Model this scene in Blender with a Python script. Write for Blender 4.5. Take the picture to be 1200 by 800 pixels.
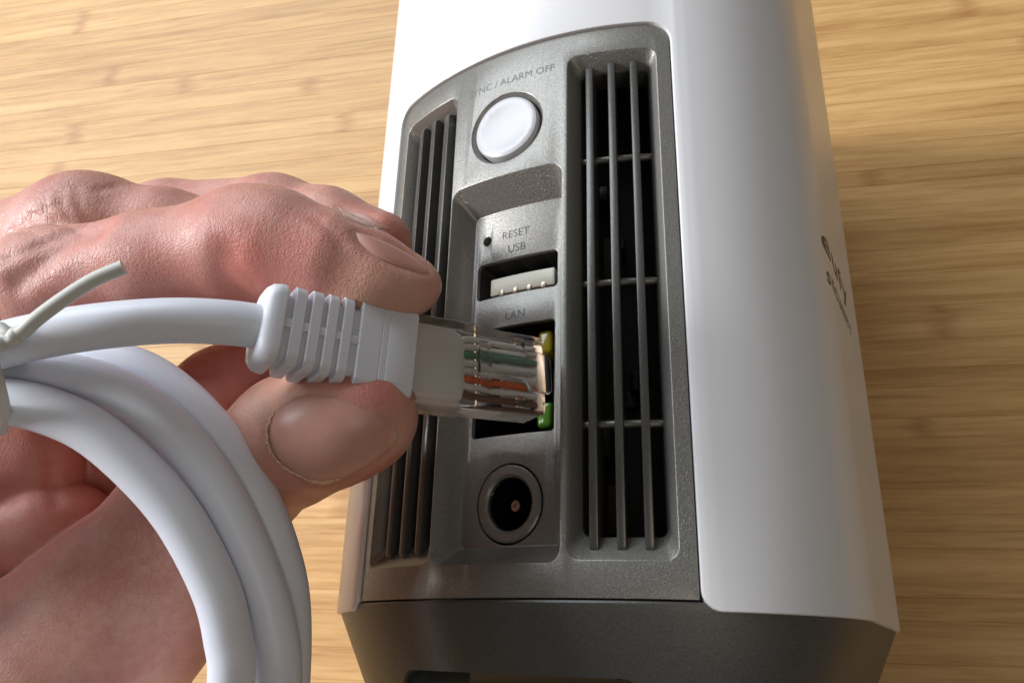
import bpy, bmesh, math, random
import numpy as np
from mathutils import Matrix, Vector

random.seed(7)
rng = np.random.default_rng(11)
C = bpy.context.scene.collection
for o in list(bpy.data.objects):
    bpy.data.objects.remove(o)

# ------------------------------------------------------------------ frames
# "cam" space: x right, y down, z forward, mm.  "dev" space: the base station's own axes
# (x across its back, y up its axis, z out of its back), mm.  World: metres, table top at z = 0.
FPX = 930.0
SC = 115.0
def _n(v):
    v = np.array(v, float)
    return v / np.linalg.norm(v)
_dep = _n([550, 380, FPX]); _up = _n([70, -2380, FPX]); _up = _n(_up - _dep * (_up @ _dep))
_nrm = -_dep; _xd = np.cross(_up, _nrm)
RCD = np.array([_xd, _up, _nrm])                    # cam vector -> dev vector
P0 = np.array([40 / FPX, 0, 1.0]) * SC              # dev origin in cam space
CAMD = -RCD @ P0                                    # camera in dev space
TH = math.radians(17.0)                             # roll of the station about its long axis
RDW = np.array([[math.cos(TH), 0, -math.sin(TH)], [0, 1, 0], [math.sin(TH), 0, math.cos(TH)]])
EC, EA, EB, WALL, EF = -8.0, 44.0, 30.0, 36.0, 54.0           # oval cross-section: centre, half width, nose depth, straight wall
TOPY = 112.0
_t = np.linspace(0, 2 * np.pi, 721)
_cx = EC + (EA + .5) * np.sin(_t); _cz = np.where(np.cos(_t) >= 0, -EB + (EB + .5) * np.cos(_t), -EB - WALL + (EF + .5) * np.cos(_t))
HT = -float((_cx * math.sin(TH) + _cz * math.cos(TH)).min())   # height of dev origin above the table
def dev2w(p):
    p = np.asarray(p, float)
    return (p @ RDW.T + np.array([0, 0, HT])) * 0.001
def cam2dev(p):
    return np.asarray(p, float) @ RCD.T + CAMD
def cam2w(p):
    return dev2w(cam2dev(p))
def pxd(px, py, d):                                  # pixel of the 1200x800 picture + distance -> cam space
    return np.array([(px - 600) / FPX * d, (py - 400) / FPX * d, d])

# ------------------------------------------------------------------ camera
cd = bpy.data.cameras.new('camera'); cam = bpy.data.objects.new('camera', cd); C.objects.link(cam)
bpy.context.scene.camera = cam
cd.sensor_width = 36; cd.lens = 36 * FPX / 1200; cd.clip_start = 0.005; cd.clip_end = 20
R = RDW @ RCD                                        # cam axes -> world
M = Matrix.Identity(4)
for i in range(3):
    M[i][0] = R[i][0]; M[i][1] = -R[i][1]; M[i][2] = -R[i][2]
cw = cam2w([0, 0, 0])
for i in range(3): M[i][3] = cw[i]
cam.matrix_world = M
cd.dof.use_dof = True; cd.dof.focus_distance = 0.106; cd.dof.aperture_fstop = 80

# ------------------------------------------------------------------ world and lights
sc = bpy.context.scene
W = bpy.data.worlds.new('World'); sc.world = W; W.use_nodes = True
W.node_tree.nodes['Background'].inputs['Color'].default_value = (1.0, .93, .84, 1)
W.node_tree.nodes['Background'].inputs['Strength'].default_value = 0.14
def area(name, loc, target, sx, sy, power, col):
    l = bpy.data.lights.new(name, 'AREA'); l.shape = 'RECTANGLE'; l.size = sx; l.size_y = sy; l.energy = power; l.color = col
    o = bpy.data.objects.new(name, l); C.objects.link(o); o.location = loc
    d = Vector(target) - Vector(loc); o.rotation_euler = d.to_track_quat('-Z', 'Y').to_euler()
    return o
area('window_light', (-1.45, 0.20, 0.95), (0, 0.02, .05), 0.36, 0.5, 33, (.98, .98, 1.0))
area('sky_window_light', (-.75, 1.0, 1.0), (0, .03, .05), 1.2, .8, 18, (.84, .92, 1.0))
area('warm_fill_light', (.75, -.75, 1.5), (0, 0, .05), .6, .6, 2.6, (1.0, .88, .74))  # unseen warm fill, added to lift the station's right side and panel edges
sc.view_settings.view_transform = 'Standard'; sc.view_settings.look = 'None'; sc.view_settings.exposure = 0.0; sc.view_settings.gamma = 1
sc.cycles.max_bounces = 14; sc.cycles.transmission_bounces = 12; sc.cycles.transparent_max_bounces = 12
sc.cycles.use_denoising = True

# ------------------------------------------------------------------ materials
def mat(name):
    m = bpy.data.materials.new(name); m.use_nodes = True
    nt = m.node_tree
    return m, nt, nt.nodes['Principled BSDF']
def N(nt, typ, **kw):
    n = nt.nodes.new(typ)
    for k, v in kw.items():
        if k == 'inp':
            for a, b in v.items(): n.inputs[a].default_value = b
        else: setattr(n, k, v)
    return n
def L(nt, a, b): nt.links.new(a, b)
def ramp(nt, fac, stops):
    r = nt.nodes.new('ShaderNodeValToRGB'); e = r.color_ramp.elements
    while len(e) < len(stops): e.new(0.5)
    for el, (p, c) in zip(e, stops):
        el.position = p; el.color = c if len(c) == 4 else (*c, 1)
    L(nt, fac, r.inputs[0]); return r
def simple(name, col, rough=.5, metal=0., bump=None, spec=.5, **kw):
    m, nt, b = mat(name)
    b.inputs['Base Color'].default_value = (*col, 1); b.inputs['Roughness'].default_value = rough; b.inputs['Metallic'].default_value = metal
    b.inputs['Specular IOR Level'].default_value = spec
    for k, v in kw.items(): b.inputs[k].default_value = v
    if bump:
        tc = N(nt, 'ShaderNodeTexCoord'); no = N(nt, 'ShaderNodeTexNoise', inp={'Scale': bump[0], 'Detail': 3.0})
        L(nt, tc.outputs['Object'], no.inputs['Vector'])
        bp = N(nt, 'ShaderNodeBump', inp={'Strength': bump[1], 'Distance': bump[2]})
        L(nt, no.outputs[0], bp.inputs['Height']); L(nt, bp.outputs[0], b.inputs['Normal'])
    return m

def metal_paint(name, col, rough, flake):
    m, nt, b = mat(name)
    tc = N(nt, 'ShaderNodeTexCoord')
    v = N(nt, 'ShaderNodeTexVoronoi', inp={'Scale': 4200.0}); L(nt, tc.outputs['Object'], v.inputs['Vector'])
    n2 = N(nt, 'ShaderNodeTexNoise', inp={'Scale': 3000.0, 'Detail': 2.0, 'Roughness': .6}); L(nt, tc.outputs['Object'], n2.inputs['Vector'])
    n3 = N(nt, 'ShaderNodeTexNoise', inp={'Scale': 60.0, 'Detail': 5.0}); L(nt, tc.outputs['Object'], n3.inputs['Vector'])
    mx = N(nt, 'ShaderNodeMixRGB', inp={'Color1': (*[c * .62 for c in col], 1), 'Color2': (*[min(1, c * 1.42) for c in col], 1)})
    L(nt, n2.outputs[0], mx.inputs[0]); L(nt, mx.outputs[0], b.inputs['Base Color'])
    rr = N(nt, 'ShaderNodeMapRange', inp={'To Min': rough - .02, 'To Max': rough + .02}); L(nt, n3.outputs[0], rr.inputs[0]); L(nt, rr.outputs[0], b.inputs['Roughness'])
    b.inputs['Metallic'].default_value = .5
    ad = N(nt, 'ShaderNodeMixRGB', inp={'Fac': .5}); L(nt, v.outputs['Color'], ad.inputs[1]); L(nt, n2.outputs[0], ad.inputs[2])
    bp = N(nt, 'ShaderNodeBump', inp={'Strength': flake, 'Distance': .00012}); L(nt, ad.outputs[0], bp.inputs['Height']); L(nt, bp.outputs[0], b.inputs['Normal'])
    return m
M_panel = metal_paint('grey_metallic_paint', (.225, .217, .198), .36, .5)
M_fin = metal_paint('fin_paint', (.10, .097, .09), .30, .3)
M_base = metal_paint('dark_grey_paint', (.095, .093, .087), .40, .25)
M_shell = simple('white_plastic', (.70, .70, .715), .27, bump=(900, .05, .0001), spec=.5)
M_button = simple('white_button_plastic', (.52, .52, .545), .3)
M_black = simple('black_plastic', (.008, .008, .009), .35)
M_dark = simple('dark_interior', (.012, .012, .012), .6)
M_rubber = simple('dark_rubber', (.02, .028, .03), .7, bump=(400, .3, .0003))
M_ink_d = simple('dark_print', (.045, .05, .055), .5)
M_ink_l = simple('grey_print', (.10, .105, .11), .5)
M_logo = simple('brown_grey_print', (.05, .045, .042), .5)
M_steel = simple('jack_steel', (.6, .57, .5), .28, 1.0)
M_rod = simple('grey_rod', (.34, .33, .31), .4, .7)
M_comp = simple('brown_component', (.05, .035, .02), .6)
M_tongue = simple('ivory_plastic', (.66, .63, .52), .4)
M_gold = simple('gold_contact', (.50, .46, .38), .5, .1)
M_ledy = simple('yellow_led_lens', (.52, .39, .02), .15, **{'Transmission Weight': .3, 'Coat Weight': .5})
M_ledg = simple('green_led_lens', (.11, .30, .03), .15, **{'Transmission Weight': .3, 'Coat Weight': .5})
M_boot = simple('light_grey_vinyl', (.68, .69, .75), .42, bump=(1500, .06, .0001), **{'Subsurface Weight': .15, 'Subsurface Scale': .001})
M_cable = simple('white_vinyl_cable', (.75, .78, .86), .40, bump=(700, .05, .0002), **{'Subsurface Weight': .15, 'Subsurface Scale': .001})
M_tie = simple('grey_white_tie', (.58, .58, .54), .5)
def clear_mat():
    m, nt, b = mat('clear_polycarbonate')
    b.inputs['Base Color'].default_value = (.99, .985, .98, 1); b.inputs['Roughness'].default_value = .14
    b.inputs['Transmission Weight'].default_value = 1.0; b.inputs['IOR'].default_value = 1.38
    tc = N(nt, 'ShaderNodeTexCoord'); no = N(nt, 'ShaderNodeTexNoise', inp={'Scale': 260.0, 'Detail': 2.0}); L(nt, tc.outputs['Object'], no.inputs['Vector'])
    bp = N(nt, 'ShaderNodeBump', inp={'Strength': .12, 'Distance': .0004}); L(nt, no.outputs[0], bp.inputs['Height']); L(nt, bp.outputs[0], b.inputs['Normal'])
    return m
M_clear = clear_mat()

def bamboo():
    m, nt, b = mat('bamboo')
    tc = N(nt, 'ShaderNodeTexCoord'); oi = N(nt, 'ShaderNodeObjectInfo')
    sep = N(nt, 'ShaderNodeSeparateXYZ'); L(nt, tc.outputs['Object'], sep.inputs[0])
    off = N(nt, 'ShaderNodeMath', operation='MULTIPLY', inp={1: 7.31}); L(nt, oi.outputs['Random'], off.inputs[0])
    comb = N(nt, 'ShaderNodeCombineXYZ'); L(nt, sep.outputs[0], comb.inputs[0])
    ay = N(nt, 'ShaderNodeMath', operation='ADD'); L(nt, sep.outputs[1], ay.inputs[0]); L(nt, off.outputs[0], ay.inputs[1]); L(nt, ay.outputs[0], comb.inputs[1]); L(nt, off.outputs[0], comb.inputs[2])
    def noise(sx, sy, detail, rough=.6, dist=0.):
        mp = N(nt, 'ShaderNodeMapping'); mp.inputs['Scale'].default_value = (sx, sy, 1); L(nt, comb.outputs[0], mp.inputs[0])
        n = N(nt, 'ShaderNodeTexNoise', inp={'Scale': 1.0, 'Detail': detail, 'Roughness': rough, 'Distortion': dist}); L(nt, mp.outputs[0], n.inputs['Vector']); return n
    g1 = noise(30, 560, 5, .65, .7); g2 = noise(90, 2300, 3, .65, .3); g3 = noise(11, 210, 3, .55, .5)
    mix = N(nt, 'ShaderNodeMixRGB', inp={'Fac': .38}); L(nt, g1.outputs[0], mix.inputs[1]); L(nt, g2.outputs[0], mix.inputs[2])
    mix2 = N(nt, 'ShaderNodeMixRGB', inp={'Fac': .45}); L(nt, mix.outputs[0], mix2.inputs[1]); L(nt, g3.outputs[0], mix2.inputs[2])
    rp = ramp(nt, mix2.outputs[0], [(.30, (.33, .155, .048)), (.43, (.50, .28, .10)), (.55, (.63, .385, .155)), (.70, (.73, .475, .22))])
    # each strip has its own tone
    tone = ramp(nt, oi.outputs['Random'], [(0, (.84, .80, .74)), (.25, (.97, .96, .93)), (.6, (1.0, 1.0, 1.0)), (.85, (1.05, 1.04, 1.02)), (1, (.92, .89, .83))])
    mul = N(nt, 'ShaderNodeMixRGB', blend_type='MULTIPLY', inp={'Fac': 1.0}); L(nt, rp.outputs[0], mul.inputs[1]); L(nt, tone.outputs[0], mul.inputs[2])
    # dark fibre streaks
    g4 = noise(14, 420, 3, .55, .6)
    st = N(nt, 'ShaderNodeMapRange', inp={'From Min': .64, 'From Max': .74, 'To Min': 0., 'To Max': .6}); L(nt, g4.outputs[0], st.inputs[0])
    dk = N(nt, 'ShaderNodeMixRGB', inp={'Color2': (.27, .125, .045, 1)}); L(nt, st.outputs[0], dk.inputs[0]); L(nt, mul.outputs[0], dk.inputs[1])
    # culm nodes: a short darker knuckle across the strip
    nx = N(nt, 'ShaderNodeMath', operation='ADD'); L(nt, sep.outputs[0], nx.inputs[0]); L(nt, off.outputs[0], nx.inputs[1])
    wob = noise(60, 500, 2); wa = N(nt, 'ShaderNodeMath', operation='MULTIPLY_ADD', inp={1: .010}); L(nt, wob.outputs[0], wa.inputs[0]); L(nt, nx.outputs[0], wa.inputs[2])
    md = N(nt, 'ShaderNodeMath', operation='PINGPONG', inp={1: .115}); L(nt, wa.outputs[0], md.inputs[0])
    nm = N(nt, 'ShaderNodeMapRange', inp={'From Min': .0005, 'From Max': .0052, 'To Min': .95, 'To Max': 0.}); L(nt, md.outputs[0], nm.inputs[0])
    nmn = N(nt, 'ShaderNodeMath', operation='MULTIPLY'); L(nt, nm.outputs[0], nmn.inputs[0]); L(nt, wob.outputs[0], nmn.inputs[1])
    dk2 = N(nt, 'ShaderNodeMixRGB', inp={'Color2': (.33, .14, .045, 1)}); L(nt, nmn.outputs[0], dk2.inputs[0]); L(nt, dk.outputs[0], dk2.inputs[1])
    L(nt, dk2.outputs[0], b.inputs['Base Color'])
    rr = N(nt, 'ShaderNodeMapRange', inp={'To Min': .36, 'To Max': .55}); L(nt, g1.outputs[0], rr.inputs[0]); L(nt, rr.outputs[0], b.inputs['Roughness'])
    bp = N(nt, 'ShaderNodeBump', inp={'Strength': .12, 'Distance': .0003}); L(nt, mix.outputs[0], bp.inputs['Height']); L(nt, bp.outputs[0], b.inputs['Normal'])
    return m
M_bamboo = bamboo()

def skin():
    m, nt, b = mat('skin')
    tc = N(nt, 'ShaderNodeTexCoord')
    a = lambda s: N(nt, 'ShaderNodeAttribute', attribute_name=s)
    red = a('red'); wr = a('wrinkle'); ax = a('axial'); pale = a('pale')
    n1 = N(nt, 'ShaderNodeTexNoise', inp={'Scale': 110.0, 'Detail': 4.0, 'Roughness': .6}); L(nt, tc.outputs['Object'], n1.inputs['Vector'])
    n2 = N(nt, 'ShaderNodeTexNoise', inp={'Scale': 420.0, 'Detail': 4.0, 'Roughness': .65}); L(nt, tc.outputs['Object'], n2.inputs['Vector'])
    base = ramp(nt, n1.outputs[0], [(.30, (.49, .215, .17)), (.5, (.60, .31, .255)), (.70, (.68, .395, .33))])
    mo = N(nt, 'ShaderNodeMapRange', inp={'From Min': .45, 'From Max': .75, 'To Max': .35}); L(nt, n2.outputs[0], mo.inputs[0])
    c1 = N(nt, 'ShaderNodeMixRGB', inp={'Color2': (.48, .20, .155, 1)}); L(nt, mo.outputs[0], c1.inputs[0]); L(nt, base.outputs[0], c1.inputs[1])
    c2 = N(nt, 'ShaderNodeMixRGB', inp={'Color2': (.50, .13, .10, 1)}); L(nt, red.outputs['Fac'], c2.inputs[0]); L(nt, c1.outputs[0], c2.inputs[1])
    n5 = N(nt, 'ShaderNodeTexNoise', inp={'Scale': 75.0, 'Detail': 5.0, 'Roughness': .62, 'Distortion': .6}); L(nt, tc.outputs['Object'], n5.inputs['Vector'])
    mo2 = N(nt, 'ShaderNodeMapRange', inp={'From Min': .48, 'From Max': .72, 'To Max': .55}); L(nt, n5.outputs[0], mo2.inputs[0])
    c2b = N(nt, 'ShaderNodeMixRGB', inp={'Color2': (.54, .185, .145, 1)}); L(nt, mo2.outputs[0], c2b.inputs[0]); L(nt, c2.outputs[0], c2b.inputs[1]); c2 = c2b
    c3 = N(nt, 'ShaderNodeMixRGB', inp={'Color2': (.64, .40, .29, 1)}); L(nt, pale.outputs['Fac'], c3.inputs[0]); L(nt, c2.outputs[0], c3.inputs[1])
    # relief: net of fine lines, deeper on the knuckle, rings across the fingers
    mp = N(nt, 'ShaderNodeMapping'); mp.inputs['Scale'].default_value = (1, 1, 1)
    nd = N(nt, 'ShaderNodeTexNoise', inp={'Scale': 260.0, 'Detail': 2.0}); L(nt, tc.outputs['Object'], nd.inputs['Vector'])
    addv = N(nt, 'ShaderNodeMixRGB', blend_type='ADD', inp={'Fac': .0022}); L(nt, tc.outputs['Object'], addv.inputs[1]); L(nt, nd.outputs['Color'], addv.inputs[2])
    def net(scale, lo, hi):
        v = N(nt, 'ShaderNodeTexVoronoi', feature='DISTANCE_TO_EDGE', inp={'Scale': scale}); L(nt, addv.outputs[0], v.inputs['Vector'])
        r = N(nt, 'ShaderNodeMapRange', inp={'From Min': lo, 'From Max': hi}); L(nt, v.outputs['Distance'], r.inputs[0]); return r
    f1 = net(1900., 0., .22); f2 = net(800., 0., .10)
    cx = N(nt, 'ShaderNodeCombineXYZ'); mu = N(nt, 'ShaderNodeMath', operation='MULTIPLY', inp={1: 1.05}); L(nt, ax.outputs['Fac'], mu.inputs[0]); L(nt, mu.outputs[0], cx.inputs[0])
    sp = N(nt, 'ShaderNodeSeparateXYZ'); L(nt, tc.outputs['Object'], sp.inputs[0])
    m1 = N(nt, 'ShaderNodeMath', operation='MULTIPLY', inp={1: 110.}); L(nt, sp.outputs[1], m1.inputs[0]); L(nt, m1.outputs[0], cx.inputs[1])
    m2 = N(nt, 'ShaderNodeMath', operation='MULTIPLY', inp={1: 110.}); L(nt, sp.outputs[2], m2.inputs[0]); L(nt, m2.outputs[0], cx.inputs[2])
    rg = N(nt, 'ShaderNodeTexNoise', inp={'Scale': 2.2, 'Detail': 5.0, 'Roughness': .72, 'Distortion': .5}); L(nt, cx.outputs[0], rg.inputs['Vector'])
    h1 = N(nt, 'ShaderNodeMath', operation='MULTIPLY', inp={1: .35}); L(nt, f1.outputs[0], h1.inputs[0])
    w2 = N(nt, 'ShaderNodeMath', operation='MULTIPLY'); L(nt, f2.outputs[0], w2.inputs[0]); L(nt, wr.outputs['Fac'], w2.inputs[1])
    h2 = N(nt, 'ShaderNodeMath', operation='MULTIPLY_ADD', inp={1: .6}); L(nt, w2.outputs[0], h2.inputs[0]); L(nt, h1.outputs[0], h2.inputs[2])
    h3 = N(nt, 'ShaderNodeMath', operation='MULTIPLY_ADD', inp={1: 1.1}); L(nt, rg.outputs[0], h3.inputs[0]); L(nt, h2.outputs[0], h3.inputs[2])
    bp = N(nt, 'ShaderNodeBump', inp={'Strength': .38, 'Distance': .00018}); L(nt, h3.outputs[0], bp.inputs['Height']); L(nt, bp.outputs[0], b.inputs['Normal'])
    # the lines of the net are a little redder than the skin between them
    inv = N(nt, 'ShaderNodeMapRange', inp={'To Min': .4, 'To Max': 0.}); L(nt, f2.outputs[0], inv.inputs[0])
    iw = N(nt, 'ShaderNodeMath', operation='MULTIPLY'); L(nt, inv.outputs[0], iw.inputs[0]); L(nt, wr.outputs['Fac'], iw.inputs[1])
    c4 = N(nt, 'ShaderNodeMixRGB', inp={'Color2': (.36, .13, .095, 1)}); L(nt, iw.outputs[0], c4.inputs[0]); L(nt, c3.outputs[0], c4.inputs[1])
    L(nt, c4.outputs[0], b.inputs['Base Color'])
    rr = N(nt, 'ShaderNodeMapRange', inp={'From Min': .3, 'From Max': .7, 'To Min': .38, 'To Max': .56}); L(nt, n2.outputs[0], rr.inputs[0]); L(nt, rr.outputs[0], b.inputs['Roughness'])
    b.inputs['Subsurface Weight'].default_value = .35; b.inputs['Subsurface Radius'].default_value = (1.0, .32, .18); b.inputs['Subsurface Scale'].default_value = .0015
    b.inputs['Specular IOR Level'].default_value = .5
    return m
M_skin = skin()
def nailmat():
    m, nt, b = mat('fingernail')
    tc = N(nt, 'ShaderNodeTexCoord'); at = N(nt, 'ShaderNodeAttribute', attribute_name='tip')
    n1 = N(nt, 'ShaderNodeTexNoise', inp={'Scale': 160.0, 'Detail': 2.0}); L(nt, tc.outputs['Object'], n1.inputs['Vector'])
    r = ramp(nt, n1.outputs[0], [(.3, (.54, .27, .22)), (.7, (.60, .335, .275))])
    mx = N(nt, 'ShaderNodeMixRGB', inp={'Color2': (.60, .40, .26, 1)}); L(nt, at.outputs['Fac'], mx.inputs[0]); L(nt, r.outputs[0], mx.inputs[1]); L(nt, mx.outputs[0], b.inputs['Base Color'])
    b.inputs['Roughness'].default_value = .36; b.inputs['Subsurface Weight'].default_value = .4; b.inputs['Subsurface Scale'].default_value = .0015; b.inputs['Subsurface Radius'].default_value = (1, .35, .2)
    b.inputs['Coat Weight'].default_value = .0; b.inputs['Coat Roughness'].default_value = .2
    return m
M_nail = nailmat()

# ------------------------------------------------------------------ mesh helpers
def sharp(bm, ang=32):
    ca = math.radians(ang)
    for f in bm.faces: f.smooth = True
    for e in bm.edges:
        if len(e.link_faces) == 2: e.smooth = e.calc_face_angle(0) < ca
def mesh_obj(name, bm, m, parent=None, loc=None, ang=32, recalc=True):
    if recalc: bmesh.ops.recalc_face_normals(bm, faces=bm.faces[:])
    bm.normal_update(); sharp(bm, ang)
    me = bpy.data.meshes.new(name); bm.to_mesh(me); bm.free()
    me.materials.append(m)
    o = bpy.data.objects.new(name, me); C.objects.link(o)
    if parent: o.parent = parent
    if loc is not None: o.location = loc
    return o
def tag(o, label=None, cat=None, group=None, kind=None):
    for k, v in (('label', label), ('category', cat), ('group', group), ('kind', kind)):
        if v: o[k] = v
    return o
def rrect(x0, x1, y0, y1, r, seg=6):
    pts = []
    for cx, cy, a0 in ((x1 - r, y1 - r, 0), (x0 + r, y1 - r, 90), (x0 + r, y0 + r, 180), (x1 - r, y0 + r, 270)):
        for k in range(seg + 1):
            a = math.radians(a0 + 90 * k / seg); pts.append((cx + r * math.cos(a), cy + r * math.sin(a)))
    return pts
def circle(cx, cy, r, n=48):
    return [(cx + r * math.cos(2 * math.pi * k / n), cy + r * math.sin(2 * math.pi * k / n)) for k in range(n)]
def loft(bm, loops, cap0=True, cap1=True, closed=True):
    """loops: list of lists of 3-D points with equal counts"""
    vs = [[bm.verts.new(p) for p in lp] for lp in loops]
    n = len(vs[0])
    for a, b in zip(vs[:-1], vs[1:]):
        for i in range(n if closed else n - 1):
            j = (i + 1) % n
            try: bm.faces.new((a[i], a[j], b[j], b[i]))
            except ValueError: pass
    if cap0: bm.faces.new(vs[0][::-1])
    if cap1: bm.faces.new(vs[-1])
    return vs
def frustum(loops2d):
    """[(points2d, h), ...] -> bmesh"""
    bm = bmesh.new(); loft(bm, [[(x, y, h) for x, y in p] for p, h in loops2d])
    bmesh.ops.recalc_face_normals(bm, faces=bm.faces[:]); return bm
def tmp(bm):
    me = bpy.data.meshes.new('tmp'); bm.to_mesh(me); bm.free(); o = bpy.data.objects.new('tmp', me); C.objects.link(o); return o
def cut(bm, cutters):
    o = tmp(bm)
    cs = [tmp(c) for c in cutters]
    for c in cs:
        md = o.modifiers.new('b', 'BOOLEAN'); md.operation = 'DIFFERENCE'; md.object = c; md.solver = 'EXACT'
    dg = bpy.context.evaluated_depsgraph_get(); ev = o.evaluated_get(dg); me = bpy.data.meshes.new_from_object(ev)
    out = bmesh.new(); out.from_mesh(me)
    for x in [o] + cs:
        m_ = x.data; bpy.data.objects.remove(x); bpy.data.meshes.remove(m_)
    bpy.data.meshes.remove(me)
    bmesh.ops.remove_doubles(out, verts=out.verts[:], dist=1e-4)
    bmesh.ops.dissolve_limit(out, angle_limit=math.radians(.5), verts=out.verts[:], edges=out.edges[:])
    return out
def bevel(bm, w, seg=2, ang=28, flt=None):
    es = [e for e in bm.edges if len(e.link_faces) == 2 and e.calc_face_angle(0) > math.radians(ang) and (flt is None or flt(e))]
    bmesh.ops.bevel(bm, geom=es, offset=w, offset_type='OFFSET', segments=seg, profile=.5, affect='EDGES', clamp_overlap=True)

# the wrap: flat (u, y, h) -> the station's oval skin (dev mm)
_ph = np.linspace(0, np.pi / 2, 3000)
_U = np.r_[0, np.cumsum(np.hypot(np.diff(EA * np.sin(_ph)), np.diff(EB * np.cos(_ph))))]
_UF = np.r_[0, np.cumsum(np.hypot(np.diff(EA * np.sin(_ph)), np.diff(EF * np.cos(_ph))))]
QU = float(_U[-1]); QF = float(_UF[-1]); HALF = QU + QF + WALL
def wrap(p):
    p = np.asarray(p, float); u, y, h = p[..., 0], p[..., 1], p[..., 2]
    s = np.where(u < 0, -1., 1.); au = np.abs(u)
    rear = au <= QU; front = au >= QU + WALL
    ph = np.where(rear, np.interp(au, _U, _ph), np.where(front, np.pi - np.interp(HALF - au, _UF, _ph), np.pi / 2))
    zc = np.where(rear, -EB, np.where(front, -EB - WALL, -EB - (au - QU)))
    x = EC + s * EA * np.sin(ph); bb_ = np.where(front, EF, EB); z = zc + bb_ * np.cos(ph)
    nx = s * np.sin(ph) / EA; nz = np.cos(ph) / bb_; q = np.hypot(nx, nz)
    return np.stack([x + nx / q * h, y, z + nz / q * h], -1)
def wrap_bm(bm, step=1.6, scale=.001, offset=np.zeros(3)):
    us = [v.co.x for v in bm.verts]; lo, hi = min(us), max(us)
    k = math.ceil(lo / step) * step
    while k < hi:
        if k > lo + 1e-3:
            bmesh.ops.bisect_plane(bm, geom=bm.verts[:] + bm.edges[:] + bm.faces[:], dist=1e-5, plane_co=(k + .0137, 0, 0), plane_no=(1, 0, 0))
        k += step
    P = wrap(np.array([v.co[:] for v in bm.verts])) * scale - offset
    for v, q in zip(bm.verts, P): v.co = q
    return bm
def text_bm(body, size, center, h, thick=.03, space=1.0, weight=0., width=None, align='CENTER'):
    cu = bpy.data.curves.new('t', 'FONT'); cu.body = body; cu.size = size; cu.align_x = align; cu.space_character = space; cu.offset = weight; cu.resolution_u = 4
    o = bpy.data.objects.new('t', cu); C.objects.link(o)
    dg = bpy.context.evaluated_depsgraph_get(); me = bpy.data.meshes.new_from_object(o.evaluated_get(dg))
    bm = bmesh.new(); bm.from_mesh(me)
    bpy.data.objects.remove(o); bpy.data.curves.remove(cu); bpy.data.meshes.remove(me)
    xs = [v.co.x for v in bm.verts]; mid = (min(xs) + max(xs)) / 2; k = width / (max(xs) - min(xs)) if width else 1.
    for v in bm.verts: v.co = ((v.co.x - mid) * k + center[0], v.co.y + center[1], h)
    r = bmesh.ops.extrude_face_region(bm, geom=bm.faces[:])
    for v in r['geom']:
        if isinstance(v, bmesh.types.BMVert): v.co.z += thick
    return bm
def box_bm(x0, x1, y0, y1, z0, z1, r=0., seg=2):
    bm = bmesh.new(); bmesh.ops.create_cube(bm, size=1)
    for v in bm.verts: v.co = ((x0 + x1) / 2 + v.co.x * (x1 - x0), (y0 + y1) / 2 + v.co.y * (y1 - y0), (z0 + z1) / 2 + v.co.z * (z1 - z0))
    if r: bmesh.ops.bevel(bm, geom=bm.edges[:], offset=r, segments=seg, profile=.5, affect='EDGES')
    return bm

# ------------------------------------------------------------------ table: glued bamboo strips
table = bpy.data.objects.new('table', None); C.objects.link(table); tag(table, kind='structure')
table.location = (0, 0, -.02)
tb = box_bm(-430, 390, -330, 380, -18, -1.2)
for v in tb.verts: v.co *= .001
bo = mesh_obj('core_board', tb, M_bamboo, table); bo.location = (0, 0, .02)
widths = (5.5, 7.0, 8.5, 10.0, 12.0)
smesh = []
for w in widths:
    bm = bmesh.new(); c = .08
    prof = [(-w / 2 + .01, -1.3), (w / 2 - .01, -1.3), (w / 2 - .01, -c), (w / 2 - c - .01, 0), (-w / 2 + c + .01, 0), (-w / 2 + .01, -c)]
    loft(bm, [[(-430, y, z) for y, z in prof], [(390, y, z) for y, z in prof]])
    for v in bm.verts: v.co *= .001
    bmesh.ops.recalc_face_normals(bm, faces=bm.faces[:])
    me = bpy.data.meshes.new('strip'); bm.to_mesh(me); bm.free(); me.materials.append(M_bamboo); smesh.append(me)
y = -330.
while y < 378:
    k = random.randrange(5)
    o = bpy.data.objects.new('strip', smesh[k]); C.objects.link(o); o.parent = table
    o.location = (0, (y + widths[k] / 2) * .001, .02 + random.uniform(-.04, 0.) * .001); y += widths[k]

# ------------------------------------------------------------------ the base station
BASEY = -51.0
bp_dev = np.array([EC, BASEY, -EB - WALL / 2])
station = bpy.data.objects.new('base_station', None); C.objects.link(station)
mw = Matrix.Identity(4)
for i in range(3):
    for j in range(3): mw[i][j] = RDW[i][j]
for i, v in enumerate(dev2w(bp_dev)): mw[i][3] = v
station.matrix_world = mw
tag(station, 'white oval security base station lying down with its grey vented back panel showing', 'base station')
OFF = bp_dev * .001
def dobj(name, bm, m, parent=station, ang=32):       # flat (u,y,h) mesh wrapped onto the station
    return mesh_obj(name, wrap_bm(bm, offset=OFF), m, parent, ang=ang)
def dobj_raw(name, bm, m, parent=station, ang=32):   # dev mm mesh
    for v in bm.verts: v.co = Vector(np.array(v.co[:]) * .001 - OFF)
    return mesh_obj(name, bm, m, parent, ang=ang)

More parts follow.
